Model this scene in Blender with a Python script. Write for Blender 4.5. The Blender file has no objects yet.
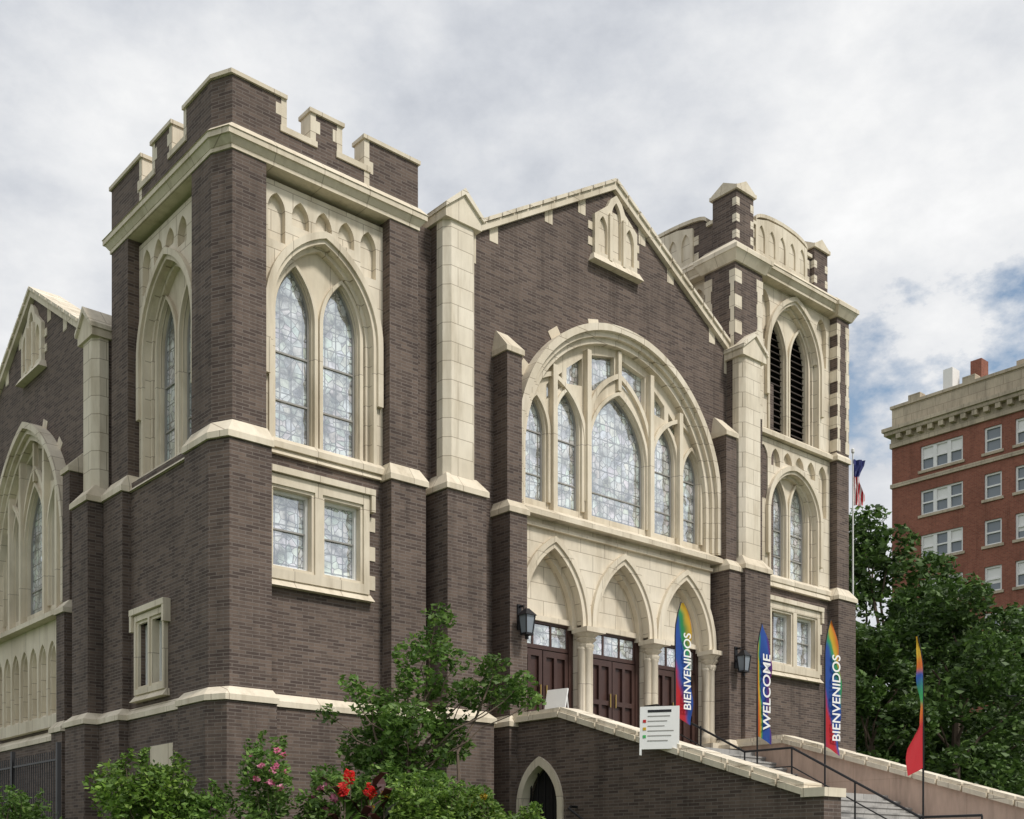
import bpy, bmesh, math, random
from mathutils import Vector, noise, Matrix
from mathutils.geometry import tessellate_polygon
random.seed(7)
ZO=1.6
rad=math.radians
# ------------------------------------------------------------------ materials
def newmat(name):
    m=bpy.data.materials.new(name); m.use_nodes=True
    nt=m.node_tree; p=nt.nodes['Principled BSDF']; return m,nt,p
def N(nt,t,**k):
    n=nt.nodes.new(t)
    for a,b in k.items(): setattr(n,a,b)
    return n
def math_n(nt,op,a,b=None,c=None):
    n=N(nt,'ShaderNodeMath',operation=op)
    for i,v in enumerate((a,b,c)):
        if v is None: continue
        if isinstance(v,(int,float)): n.inputs[i].default_value=v
        else: nt.links.new(v,n.inputs[i])
    return n.outputs[0]
def mixc(nt,fac,a,b,blend='MIX'):
    n=N(nt,'ShaderNodeMix',data_type='RGBA',blend_type=blend)
    for i,v in ((0,fac),(6,a),(7,b)):
        if isinstance(v,(int,float)): n.inputs[i].default_value=v
        elif isinstance(v,tuple): n.inputs[i].default_value=(*v,1)
        else: nt.links.new(v,n.inputs[i])
    return n.outputs[2]
def wallcoord(nt):
    g=N(nt,'ShaderNodeNewGeometry')
    sp=N(nt,'ShaderNodeSeparateXYZ'); nt.links.new(g.outputs['Position'],sp.inputs[0])
    sn=N(nt,'ShaderNodeSeparateXYZ'); nt.links.new(g.outputs['True Normal'],sn.inputs[0])
    ax=math_n(nt,'ABSOLUTE',sn.outputs[0]); st=math_n(nt,'GREATER_THAN',ax,0.75)
    d=math_n(nt,'SUBTRACT',sp.outputs[1],sp.outputs[0])
    u=math_n(nt,'MULTIPLY_ADD',st,d,sp.outputs[0])
    c=N(nt,'ShaderNodeCombineXYZ'); nt.links.new(u,c.inputs[0]); nt.links.new(sp.outputs[2],c.inputs[1])
    return c.outputs[0],g.outputs['Position']
def noise_n(nt,vec,scale,detail=4,rough=.55,vscale=None):
    if vscale:
        mp=N(nt,'ShaderNodeMapping'); mp.inputs['Scale'].default_value=vscale
        nt.links.new(vec,mp.inputs[0]); vec=mp.outputs[0]
    n=N(nt,'ShaderNodeTexNoise'); n.inputs['Scale'].default_value=scale
    n.inputs['Detail'].default_value=detail; n.inputs['Roughness'].default_value=rough
    nt.links.new(vec,n.inputs['Vector']); return n.outputs['Fac']
def ramp(nt,fac,stops,interp='LINEAR'):
    r=N(nt,'ShaderNodeValToRGB'); cr=r.color_ramp; cr.interpolation=interp
    while len(cr.elements)<len(stops): cr.elements.new(.5)
    for e,(p,c) in zip(cr.elements,stops):
        e.position=p; e.color=(*c,1) if isinstance(c,tuple) else (c,c,c,1)
    nt.links.new(fac,r.inputs[0]); return r.outputs[0]
def masonry(name,c1,c2,cm,bw,rh,ms,rough,stain=.35,bump=.3,f2lo=.84,off=.5,warm=False):
    m,nt,p=newmat(name); v,pos=wallcoord(nt)
    b=N(nt,'ShaderNodeTexBrick'); b.offset=off
    b.inputs['Scale'].default_value=1; b.inputs['Brick Width'].default_value=bw
    b.inputs['Row Height'].default_value=rh; b.inputs['Mortar Size'].default_value=ms
    b.inputs['Mortar Smooth'].default_value=.2; b.inputs['Bias'].default_value=0
    for k,c in (('Color1',c1),('Color2',c2),('Mortar',cm)): b.inputs[k].default_value=(*c,1)
    nt.links.new(v,b.inputs['Vector'])
    n1=noise_n(nt,pos,.45,5); n2=noise_n(nt,pos,9,4,.6,(1,1,.25)); n3=noise_n(nt,pos,2.4,6,.65,(1,1,.14))
    g=(1,.97,.92) if warm else (1,1,1)
    f=ramp(nt,n1,[(.3,tuple((1-stain)*x for x in g)),(.62,1+0.0)])
    f3=ramp(nt,n3,[(.30,tuple((1-stain*1.15)*x for x in g)),(.50,1.0)])
    col=mixc(nt,1,b.outputs['Color'],f,'MULTIPLY')
    col=mixc(nt,1,col,f3,'MULTIPLY')
    f2=ramp(nt,n2,[(.25,f2lo),(.65,1.0)])
    col=mixc(nt,1,col,f2,'MULTIPLY')
    nt.links.new(col,p.inputs['Base Color']); p.inputs['Roughness'].default_value=rough
    p.inputs['Specular IOR Level'].default_value=.25
    bm=N(nt,'ShaderNodeBump'); bm.inputs['Strength'].default_value=bump; bm.inputs['Distance'].default_value=.01
    h=math_n(nt,'MULTIPLY_ADD',b.outputs['Fac'],-1.0,n2)
    nt.links.new(h,bm.inputs['Height']); nt.links.new(bm.outputs[0],p.inputs['Normal'])
    return m
BRICK=masonry('brown_brick',(.185,.137,.112),(.088,.064,.056),(.20,.17,.15),.29,.068,.009,.85,.24)
STONE=masonry('cast_stone',(.83,.76,.635),(.75,.68,.555),(.42,.36,.28),.85,.42,.009,.8,.20,.25,.9,warm=True)
STONE2=masonry('cast_stone_trim',(.80,.725,.59),(.74,.665,.535),(.44,.38,.30),1.1,3.0,.009,.8,.22,.25,.9,warm=True)
REDB=masonry('red_brick',(.34,.125,.082),(.26,.088,.060),(.30,.20,.15),.25,.09,.008,.85,.2)
CREAMB=masonry('cream_terracotta',(.62,.53,.40),(.54,.46,.35),(.4,.33,.25),1.2,.6,.02,.8,.25)
STUCCO=masonry('pink_stucco',(.62,.46,.37),(.60,.445,.36),(.54,.39,.31),2.0,1.2,.01,.9,.2)
CONC=masonry('concrete',(.46,.45,.43),(.43,.42,.40),(.25,.25,.24),1.5,5,.01,.9,.3)
def plain(name,c,rough=.6,metal=0,var=.15,scale=6):
    m,nt,p=newmat(name); g=N(nt,'ShaderNodeNewGeometry')
    n=noise_n(nt,g.outputs['Position'],scale,4)
    col=mixc(nt,n,tuple(x*(1-var) for x in c),tuple(min(1,x*(1+var)) for x in c))
    nt.links.new(col,p.inputs['Base Color']); p.inputs['Roughness'].default_value=rough
    p.inputs['Metallic'].default_value=metal; return m
BLACK=plain('black_iron',(.015,.015,.017),.45,.3)
BRASS=plain('brass',(.5,.35,.12),.3,.9)
DOOR=plain('dark_stained_wood',(.060,.030,.024),.4,0,.35,3)
DARK=plain('dark_void',(.012,.011,.011),.9)
LOUV=plain('louvre_slats',(.055,.042,.035),.7)
WHITE=plain('white_paint',(.8,.8,.78),.5,0,.05)
ROOF=plain('slate_roof',(.14,.13,.12),.9,0,.3)
BARK=plain('bark',(.13,.095,.07),.9,0,.4,12)
ASPH=plain('asphalt',(.05,.05,.052),.9,0,.3,20)
FRAME=plain('window_lead_frame',(.30,.29,.27),.5,0,.15)
def glassmat(name,tint,gl=.42):
    m,nt,p=newmat(name); v,pos=wallcoord(nt)
    vo=N(nt,'ShaderNodeTexVoronoi'); vo.inputs['Scale'].default_value=5.5; nt.links.new(v,vo.inputs['Vector'])
    ve=N(nt,'ShaderNodeTexVoronoi',feature='DISTANCE_TO_EDGE'); ve.inputs['Scale'].default_value=5.5; nt.links.new(v,ve.inputs['Vector'])
    b=N(nt,'ShaderNodeTexBrick'); b.inputs['Scale'].default_value=1; b.inputs['Brick Width'].default_value=.27
    b.inputs['Row Height'].default_value=.40; b.inputs['Mortar Size'].default_value=.016
    nt.links.new(v,b.inputs['Vector']); b.offset=0
    hs=N(nt,'ShaderNodeHueSaturation'); hs.inputs['Saturation'].default_value=.45; nt.links.new(vo.outputs['Color'],hs.inputs['Color'])
    sat=mixc(nt,.78,hs.outputs[0],tint)
    n=noise_n(nt,pos,2.3,5,.65); shade=ramp(nt,n,[(.36,.20),(.48,.75),(.60,1.25)])
    col=mixc(nt,1,sat,shade,'MULTIPLY')
    e=math_n(nt,'LESS_THAN',ve.outputs['Distance'],.045)
    col=mixc(nt,math_n(nt,'MULTIPLY',e,.75),col,(.07,.07,.075))
    col=mixc(nt,math_n(nt,'MULTIPLY',b.outputs['Fac'],.85),col,(.07,.07,.075))
    nt.links.new(col,p.inputs['Base Color']); p.inputs['Roughness'].default_value=.3
    g=N(nt,'ShaderNodeBsdfGlossy'); g.inputs['Roughness'].default_value=.04; g.inputs['Color'].default_value=(.88,.93,.97,1)
    bm=N(nt,'ShaderNodeBump'); bm.inputs['Strength'].default_value=.6; bm.inputs['Distance'].default_value=.07
    nt.links.new(noise_n(nt,pos,1.7,2),bm.inputs['Height']); nt.links.new(bm.outputs[0],g.inputs['Normal'])
    mx=N(nt,'ShaderNodeMixShader'); mx.inputs[0].default_value=gl
    nt.links.new(p.outputs[0],mx.inputs[1]); nt.links.new(g.outputs[0],mx.inputs[2])
    nt.links.new(mx.outputs[0],nt.nodes['Material Output'].inputs[0]); return m
GLASS=glassmat('leaded_glass',(.64,.69,.69),.40)
PANE=plain('pane_glass',(.20,.23,.26),.12,0,.3,.4)
def leafmat(name,c1,c2,c3,tr=.25):
    m,nt,p=newmat(name); g=N(nt,'ShaderNodeNewGeometry')
    col=ramp(nt,g.outputs['Random Per Island'],[(0,c1),(.55,c2),(1,c3)])
    n=noise_n(nt,g.outputs['Position'],1.1,3)
    col=mixc(nt,1,col,ramp(nt,n,[(.3,.6),(.7,1.25)]),'MULTIPLY')
    nt.links.new(col,p.inputs['Base Color']); p.inputs['Roughness'].default_value=.55
    t=N(nt,'ShaderNodeBsdfTranslucent'); nt.links.new(col,t.inputs[0])
    mx=N(nt,'ShaderNodeMixShader'); mx.inputs[0].default_value=tr
    nt.links.new(p.outputs[0],mx.inputs[1]); nt.links.new(t.outputs[0],mx.inputs[2])
    nt.links.new(mx.outputs[0],nt.nodes['Material Output'].inputs[0]); return m
LEAF=leafmat('leaf_green',(.06,.125,.02),(.12,.23,.04),(.22,.35,.075),.4)
LEAFD=leafmat('leaf_dark',(.034,.072,.014),(.072,.14,.027),(.13,.22,.048),.3)
LEAFB=leafmat('leaf_bush',(.06,.12,.015),(.13,.24,.03),(.23,.34,.06),.3)
CANNA=leafmat('canna_leaf',(.03,.008,.01),(.06,.015,.015),(.05,.06,.02),.2)
PINK=leafmat('pink_petal',(.6,.14,.27),(.78,.26,.42),(.85,.42,.55),.3)
RED=leafmat('red_petal',(.55,.01,.01),(.65,.02,.02),(.7,.05,.03),.3)
YEL=leafmat('yellow_petal',(.7,.4,.02),(.75,.5,.03),(.8,.6,.05),.3)
GRN=plain('green_print',(.05,.4,.1),.6)
# ------------------------------------------------------------------ builder
def J(): return random.uniform(-.0016,.0016)
def Fr(ox,oy,kind):
    if kind=='F': return lambda u,v,z:(ox+u,oy+v,z)
    return lambda u,v,z:(ox+v,oy+u,z)
class Bd:
    def __init__(s,name): s.name=name; s.parts={}
    def add(s,part,mat,V,F):
        A,B=s.parts.setdefault((part,mat.name),([],[])); n=len(A); A.extend(V); B.extend([tuple(i+n for i in f) for f in F])
    def box(s,part,mat,fr,u0,u1,v0,v1,z0,z1): s.fr(part,mat,fr,(u0,u1,v0,v1),z0,(u0,u1,v0,v1),z1)
    def fr(s,part,mat,fr,b,z0,t,z1):
        b=[x+J() for x in b]; t=[x+J()*.3 for x in t]; z0+=J(); z1+=J()
        V=[fr(b[0],b[2],z0),fr(b[1],b[2],z0),fr(b[1],b[3],z0),fr(b[0],b[3],z0),fr(t[0],t[2],z1),fr(t[1],t[2],z1),fr(t[1],t[3],z1),fr(t[0],t[3],z1)]
        s.add(part,mat,V,[(0,1,2,3),(4,5,6,7),(0,1,5,4),(1,2,6,5),(2,3,7,6),(3,0,4,7)])
    def plate(s,part,mat,fr,outer,holes,v0,v1):
        v0+=J(); v1+=J()
        loops=[outer]+list(holes); pts=[p for l in loops for p in l]; n=len(pts)
        tris=tessellate_polygon([[Vector((p[0],p[1],0)) for p in l] for l in loops])
        V=[fr(p[0],v0,p[1]) for p in pts]+[fr(p[0],v1,p[1]) for p in pts]
        F=[tuple(t) for t in tris]+[tuple(i+n for i in t) for t in tris]
        o=0
        for l in loops:
            k=len(l)
            for i in range(k): a=o+i; b=o+(i+1)%k; F.append((a,b,b+n,a+n))
            o+=k
        s.add(part,mat,V,F)
    def prism(s,part,mat,pb,pt,z0,z1):
        n=len(pb); z0+=J(); z1+=J()
        s.add(part,mat,[(x,y,z0) for x,y in pb]+[(x,y,z1) for x,y in pt],[tuple(range(n)),tuple(range(n,2*n))]+[(i,(i+1)%n,(i+1)%n+n,i+n) for i in range(n)])
    def lathe(s,part,mat,x,y,prof,n=14):
        V=[];F=[]
        for r,z in prof:
            for i in range(n): a=2*math.pi*i/n; V.append((x+r*math.cos(a),y+r*math.sin(a),z))
        for k in range(len(prof)-1):
            for i in range(n): F.append((k*n+i,k*n+(i+1)%n,(k+1)*n+(i+1)%n,(k+1)*n+i))
        F.append(tuple(range(n))); F.append(tuple(range((len(prof)-1)*n,len(prof)*n)))
        s.add(part,mat,V,F)
    def tube(s,part,mat,pts,rs,n=7):
        V=[];F=[]; pts=[Vector(p) for p in pts]
        for k,p in enumerate(pts):
            d=(pts[min(k+1,len(pts)-1)]-pts[max(k-1,0)]).normalized()
            a=Vector((1,0,0))
            if abs(d.z)<.99: a=d.cross(Vector((0,0,1))).normalized()
            b=d.cross(a); r=rs[k] if isinstance(rs,(list,tuple)) else rs
            for i in range(n):
                t=2*math.pi*i/n; V.append(tuple(p+a*math.cos(t)*r+b*math.sin(t)*r))
        for k in range(len(pts)-1):
            for i in range(n): F.append((k*n+i,k*n+(i+1)%n,(k+1)*n+(i+1)%n,(k+1)*n+i))
        F.append(tuple(range(n))); F.append(tuple(range((len(pts)-1)*n,len(pts)*n)))
        s.add(part,mat,V,F)
    def finish(s,recalc=True,smooth=()):
        e=bpy.data.objects.new(s.name,None); bpy.context.collection.objects.link(e); s.e=e
        for (part,mn),(V,F) in s.parts.items():
            me=bpy.data.meshes.new(part); me.from_pydata([(a,b,c+ZO) for a,b,c in V],[],F)
            if recalc:
                bm=bmesh.new(); bm.from_mesh(me); bmesh.ops.recalc_face_normals(bm,faces=bm.faces); bm.to_mesh(me); bm.free()
            me.materials.append(bpy.data.materials[mn])
            if part in smooth:
                for p in me.polygons: p.use_smooth=True
            o=bpy.data.objects.new(part,me); bpy.context.collection.objects.link(o); o.parent=e
        return e
def arc(uc,hw,zs,rise,n=12):
    c=(rise*rise-hw*hw)/(2*hw); R=hw+c; a1=math.acos(max(-1,min(1,c/R))); L=[]
    for i in range(n+1):
        a=a1*i/n; L.append((uc+c-R*math.cos(a),zs+R*math.sin(a)))
    return L+[(2*uc-x,z) for x,z in reversed(L[:-1])]
def opening(uc,hw,z0,zs,rise,n=12):
    return [(uc+hw,z0),(uc-hw,z0)]+arc(uc,hw,zs,rise,n)
def archz(u,uc,hw,zs,rise):
    du=abs(u-uc)
    if du>=hw: return zs
    c=(rise*rise-hw*hw)/(2*hw); R=hw+c; return zs+math.sqrt(max(0,R*R-(du+c)**2))
def ring(uc,ho,hi,z0,zs,ro,ri,n=14):
    return [(uc-ho,z0)]+arc(uc,ho,zs,ro,n)+[(uc+ho,z0),(uc+hi,z0)]+list(reversed(arc(uc,hi,zs,ri,n)))+[(uc-hi,z0)]
def rect(a,b,c,d): return [(a,c),(b,c),(b,d),(a,d)]
F0=Fr(0,0,'F'); S0=Fr(0,0,'S')
ch=Bd('stone_trimmed_brick_church')
# ------------------------------------------------------------------ components
def window_panel(fr,a,b,zb,zt,base,spring,rise,hw,lhw,lgap,lspring,lrise,fill='glass',small=5,uc=None):
    uc=(a+b)/2 if uc is None else uc
    holes=[opening(uc,hw,base,spring,rise)]; holes2=[opening(uc,hw-.09,base,spring,rise-.09)]
    w=(b-a-.24)/small
    for i in range(small):
        c=a+.12+w*(i+.5); h=w*.36
        bot=max(archz(c-h,uc,hw+.2,spring,rise+.22),archz(c+h,uc,hw+.2,spring,rise+.22),archz(c,uc,hw+.2,spring,rise+.22))+.06
        top=zt-.22; sp=top-w*.62
        if abs(c-uc)>hw+.0: bot=spring+.3
        if sp-bot<.03: bot=min(bot,top-.35); sp=max(sp,bot+.02)
        if top-bot>.3 and bot>archz(c,uc,hw+.16,spring,rise+.18): holes.append(opening(c,h,bot,sp,top-sp,6))
    ch.plate('window_tracery',STONE,fr,rect(a,b,zb,zt),holes,.26,.40)
    ch.plate('window_tracery',STONE,fr,rect(a+.01,b-.01,zb,zt-.02),holes2,.40,.53)
    c1=uc-lgap/2-lhw; c2=uc+lgap/2+lhw
    lh=[opening(c1,lhw,base+.12,lspring,lrise),opening(c2,lhw,base+.12,lspring,lrise)]
    ez=lspring+lrise*.93; eh=lhw*.33
    ch.plate('window_tracery',STONE2,fr,rect(a+.02,b-.02,zb,zt-.04),lh,.53,.66)
    for c in (c1,c2):
        ch.plate('window_tracery',STONE2,fr,ring(c,lhw+.11,lhw+.03,base+.12,lspring,lrise+.11,lrise+.03),[],.45,.535)
    ch.plate('hood_mould',STONE2,fr,ring(uc,hw+.20,hw+.07,spring-1.3,spring,rise+.22,rise+.08),[],.15,.27)
    ch.plate('hood_mould',STONE2,fr,ring(uc,hw+.07,hw-.01,base,spring,rise+.08,rise-.01),[],.21,.275)
    ch.fr('sill',STONE2,fr,(a-.03,b+.03,.10,.5),zb-.12,(a-.03,b+.03,.10,.5),zb)
    ch.fr('sill',STONE2,fr,(a-.02,b+.02,.10,.6),zb,(a-.02,b+.02,.24,.6),zb+.12)
    if fill=='glass':
        ch.box('glass',GLASS,fr,a+.1,b-.1,.665,.68,zb,zt-.1)
        for c in (c1,c2):
            for t in (.36,.72):
                z=base+(lspring-base)*t
                ch.box('glazing_bars',FRAME,fr,c-lhw,c+lhw,.63,.668,z,z+.035)
            ch.box('glazing_bars',FRAME,fr,c-lhw,c-lhw+.04,.62,.668,base+.1,lspring)
            ch.box('glazing_bars',FRAME,fr,c+lhw-.04,c+lhw,.62,.668,base+.1,lspring)
            ch.plate('glazing_bars',FRAME,fr,ring(c,lhw,lhw-.04,base+.1,lspring,lrise,lrise-.05,8),[],.625,.668)
    else:
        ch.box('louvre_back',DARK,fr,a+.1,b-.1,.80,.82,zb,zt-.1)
        z=base+.15
        while z<lspring+lrise:
            for c in (c1,c2):
                ch.fr('louvres',LOUV,fr,(c-lhw-.02,c+lhw+.02,.60,.64),z,(c-lhw-.02,c+lhw+.02,.74,.79),z+.13)
            z+=.19
def low_window(fr,a,b,z0,z1,v=.2,n=2,teeth=True,m=.2,g=.3,mz=.28):
    w=(b-a); pw=(w-2*m-(n-1)*g)/n; holes=[]
    for i in range(n):
        x=a+m+i*(pw+g); holes.append(rect(x,x+pw,z0+mz,z1-mz))
        ch.box('glass',GLASS,fr,x-.02,x+pw+.02,v+.20,v+.21,z0+.1,z1-.1)
        for q in (rect(x,x+pw,z0+mz,z0+mz+.06),rect(x,x+pw,z1-mz-.06,z1-mz),rect(x,x+.05,z0+mz+.06,z1-mz-.06),rect(x+pw-.05,x+pw,z0+mz+.06,z1-mz-.06)):
            ch.plate('glazing_bars',WHITE,fr,q,[],v+.10,v+.19)
        zm=(z0+z1)/2
        ch.box('glazing_bars',FRAME,fr,x+.05,x+pw-.05,v+.15,v+.195,zm,zm+.03)
    ch.plate('low_window_frame',STONE2,fr,rect(a,b,z0,z1),holes,v-.06,v+.10)
    ch.plate('low_window_frame',STONE2,fr,rect(a-.003,b+.003,z0+.02,z1-.02),[rect(min(h[0][0],h[1][0])-.06,max(h[0][0],h[1][0])+.06,h[0][1]-.06,h[2][1]+.06) for h in holes],v-.10,v-.055)
    ch.box('label_mould',STONE2,fr,a-.12,b+.12,v-.17,v+.1,z1-.0,z1+.13)
    ch.box('label_mould',STONE2,fr,a-.12,a-.02,v-.16,v+.1,z1-.35,z1)
    ch.box('label_mould',STONE2,fr,b+.02,b+.12,v-.16,v+.1,z1-.35,z1)
    ch.fr('sill',STONE2,fr,(a-.1,b+.1,v-.17,v+.1),z0-.13,(a-.06,b+.06,v-.05,v+.1),z0+.02)
    if teeth:
        for k in range(3):
            z=z0+.15+k*.62
            ch.box('quoins',STONE2,fr,b,b+.2,v-.02,v+.1,z,z+.3)
def band(fr,u0,u1,v0,v1,e=.12,z=3.05):
    ch.box('base_brick',BRICK,fr,u0-e,u1+e,v0-e,v1,-1.7,z)
    ch.box('water_table',STONE2,fr,u0-e-.05,u1+e+.05,v0-e-.05,v1,z,z+.11)
    ch.fr('water_table',STONE2,fr,(u0-e-.05,u1+e+.05,v0-e-.05,v1),z+.11,(u0,u1,v0,v1),z+.27)
def cap(fr,u0,u1,v0,v1,z,e=.05,setu=.1,setv=.16,h=.34):
    ch.box('buttress_caps',STONE2,fr,u0-e,u1+e,v0-e,v1,z,z+.12)
    ch.fr('buttress_caps',STONE2,fr,(u0-e,u1+e,v0-e,v1),z+.12,(u0+setu,u1-setu,v0+setv,v1),z+h)
def cream_pier(fr,u0,u1,zt,vf=-.30,zm=8.1):
    c=.14
    def P(u,v): x,y,_=fr(u,v,0); return (x,y)
    pts=[P(u0,vf+.35),P(u0,vf+c),P(u0+c,vf),P(u1-c,vf),P(u1,vf+c),P(u1,vf+.35)]
    ch.prism('stone_buttress_face',STONE,pts,pts,zm+.3,zt)
    ch.box('brick_buttresses',BRICK,fr,u0+.03,u1-.03,vf+.3,.75,zm+.2,zt-.02)
    m=(u0+u1)/2
    ch.plate('buttress_caps',STONE2,fr,[(u0-.06,zt-.1),(u1+.06,zt-.1),(u1+.06,zt+.12),(m,zt+.52),(u0-.06,zt+.12)],[],vf-.06,.78)
    ch.plate('buttress_caps',STONE,fr,[(u0-.09,zt+.08),(u0-.09,zt+.18),(m,zt+.66),(u1+.09,zt+.18),(u1+.09,zt+.08),(m,zt+.52)],[],vf-.12,.80)
    cap(fr,u0-.10,u1+.10,vf-.17,.76,zm,setu=.12,setv=.20,h=.42)
    ch.box('brick_buttresses',BRICK,fr,u0-.10,u1+.10,vf-.17,.7,3.2,zm+.01)
    band(fr,u0-.10,u1+.10,vf-.17,.7)
def small_butt(fr,u0,u1,vf,ztop,zmid):
    ch.box('brick_buttresses',BRICK,fr,u0,u1,vf,.5,zmid,ztop); cap(fr,u0,u1,vf,.5,ztop,setu=.05,setv=.45,h=.62)
    ch.box('brick_buttresses',BRICK,fr,u0-.04,u1+.04,vf-.14,.48,3.2,zmid); cap(fr,u0-.04,u1+.04,vf-.14,.48,zmid,setu=.05,setv=.16,h=.34)
    band(fr,u0-.04,u1+.04,vf-.14,.47,e=.09)
def big_window(fr,C,sx,Z,sill):
    U=lambda u:C+u*sx
    zs=9.80; k=Z(1)-Z(0)
    def OP(u,h,z0,s,r,n=12): return opening(U(u),h*sx,Z(z0),Z(s),r*k,n)
    H=[OP(0,1.02,8.72,10.35,1.6)]
    R=[(0,1.02,8.72,10.35,1.6)]
    for sg in (-1,1):
        for (u,h,s,r) in ((1.80,.41,10.75,.85),(2.88,.33,10.45,.75)):
            H.append(OP(sg*u,h,8.72,s,r)); R.append((sg*u,h,8.72,s,r))
        for q in ([(.12,12.32),(1.04,11.82),(1.04,12.76),(.12,12.96)],[(1.28,11.90),(1.82,11.82),(1.82,12.20),(1.28,12.60)],[(1.98,11.70),(2.5,11.25),(2.5,11.62),(1.98,12.06)]):
            H.append([(U(sg*a),Z(b)) for a,b in q])
    o=opening(C,3.5*sx,Z(8.45),Z(zs),3.5*max(k,sx),18)
    ch.plate('great_window_tracery',STONE2,fr,o,H,.36,.50)
    ch.plate('glass',GLASS,fr,o,[],.505,.52)
    for (u,h,z0,s,r) in R:
        ch.plate('great_window_tracery',STONE2,fr,ring(U(u),(h+.13)*sx,(h+.04)*sx,Z(z0),Z(s),(r+.13)*k,(r+.04)*k),[],.29,.365)
        ch.plate('glazing_bars',FRAME,fr,ring(U(u),h*sx,(h-.04)*sx,Z(z0),Z(s),r*k,(r-.05)*k,8),[],.46,.508)
        for zz in (9.35,10.4):
            w=h
            if zz<s: ch.box('glazing_bars',FRAME,fr,U(u)-w*sx,U(u)+w*sx,.475,.51,Z(zz),Z(zz)+.03)
    for sg in (-1,1):
        for u,zt in ((1.17,12.80),(2.34,12.10)):
            ch.box('great_window_tracery',STONE2,fr,U(sg*u)-.07,U(sg*u)+.07,.20,.40,Z(8.5),Z(zt))
        ch.plate('great_window_tracery',STONE2,fr,ring(U(sg*2.34),1.17*sx,1.07*sx,Z(9.0),Z(10.45),1.5*k,1.39*k),[],.27,.37)
    ch.plate('great_window_tracery',STONE2,fr,ring(C,1.25*sx,1.14*sx,Z(9.0),Z(10.7),1.85*k,1.72*k),[],.27,.37)
    ch.box('great_window_tracery',STONE2,fr,C-.06,C+.06,.26,.40,Z(12.1),Z(13.1))
    f=max(k,sx)
    for ho,hi,v in ((3.78,3.62,-.03),(3.62,3.50,.08),(3.50,3.36,.18)):
        ch.plate('great_hood_mould',STONE,fr,ring(C,ho*sx,hi*sx-.01,Z(8.45),Z(zs),ho*f,(hi*f-.01),22),[],v,.37)
    A=arc(C,3.78*sx,Z(zs),3.78*f,16)
    for i in range(1,len(A)-2,4):
        a=Vector(A[i]); b=Vector(A[i+1]); d=(b-a).normalized(); n=Vector((-d.y,d.x))
        ch.plate('quoins',STONE2,fr,[tuple(a),tuple(b),tuple(b+n*.2),tuple(a+n*.2)],[],.285,.33)
    for z in (8.7,9.3):
        for sg in (-1,1):
            a,b=sorted((C+sg*3.78*sx,C+sg*(3.78*sx+.22))); ch.box('quoins',STONE2,fr,a,b,.285,.33,Z(z),Z(z)+.3)
    ch.box('great_sill',STONE2,fr,C-3.75*sx,C+3.75*sx,-.12,.5,Z(8.2),Z(8.32))
    ch.fr('great_sill',STONE2,fr,(C-3.75*sx,C+3.75*sx,-.12,.5),Z(8.32),(C-3.7*sx,C+3.7*sx,.22,.5),Z(8.32)+.2)
def gable(fr,C,apex,sl,uL,uR,hwu,hole):
    e=apex-sl*hwu
    ch.plate('gable_wall',BRICK,fr,[(uL,-1.7),(uR,-1.7),(uR,e-.1),(C+hwu,e-.1),(C,apex-.1),(C-hwu,e-.1),(uL,e-.1)],hole,.30,.8)
    t=.16
    ch.plate('gable_coping',STONE2,fr,[(C-hwu,e-.08),(C,apex-.08),(C+hwu,e-.08),(C+hwu,e+t-.08),(C,apex+t-.06),(C-hwu,e+t-.08)],[],.18,.9)
    n=12
    for sg in (-1,1):
        for i in range(n):
            a=i/n+.004; b=(i+1)/n-.004
            p=[(C+sg*hwu*a,apex-sl*hwu*a),(C+sg*hwu*b,apex-sl*hwu*b)]
            ch.plate('gable_coping',STONE,fr,[(p[0][0],p[0][1]+t-.06),(p[1][0],p[1][1]+t-.06),(p[1][0],p[1][1]+t+.03),(p[0][0],p[0][1]+t+.03)],[],.13,.95)
        for a,w,d in ((.97,.09,.5),(.80,.05,.34),(.46,.05,.30),(.24,.05,.34)):
            u0=C+sg*hwu*a; u1=C+sg*hwu*(a-w)
            z0=apex-sl*hwu*a; z1=apex-sl*hwu*(a-w)
            ch.plate('quoins',STONE2,fr,[(u0,z0-d),(u1,z0-d),(u1,z1-.05),(u0,z0-.05)],[],.288,.34)
    return e
def niche(fr,C,z):
    ch.plate('gable_niche',STONE2,fr,[(C-.78,z),(C+.78,z),(C+.78,z+1.05),(C+.32,z+1.4),(C+.2,z+1.62),(C,z+1.78),(C-.2,z+1.62),(C-.32,z+1.4),(C-.78,z+1.05)],
      [opening(C,.17,z+.14,z+1.2,.38,6),opening(C-.49,.16,z+.14,z+.72,.36,6),opening(C+.49,.16,z+.14,z+.72,.36,6)],.20,.34)
    ch.box('gable_niche',STONE,fr,C-.76,C+.76,.285,.32,z+.05,z+1.02); ch.box('gable_niche',STONE,fr,C-.3,C+.3,.286,.32,z+1.0,z+1.36)
    for c in (C-.245,C+.245): ch.box('gable_niche',STONE2,fr,c-.05,c+.05,.14,.25,z,z+1.2)
    ch.fr('gable_niche',STONE2,fr,(C-.92,C+.92,.08,.4),z-.16,(C-.84,C+.84,.18,.4),z+.03)
    for q in (.25,.65):
        for sg in (-1,1):
            a,b=sorted((C+sg*.78,C+sg*.94)); ch.box('quoins',STONE2,fr,a,b,.28,.33,z+q,z+q+.2)
C=11.3
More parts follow.
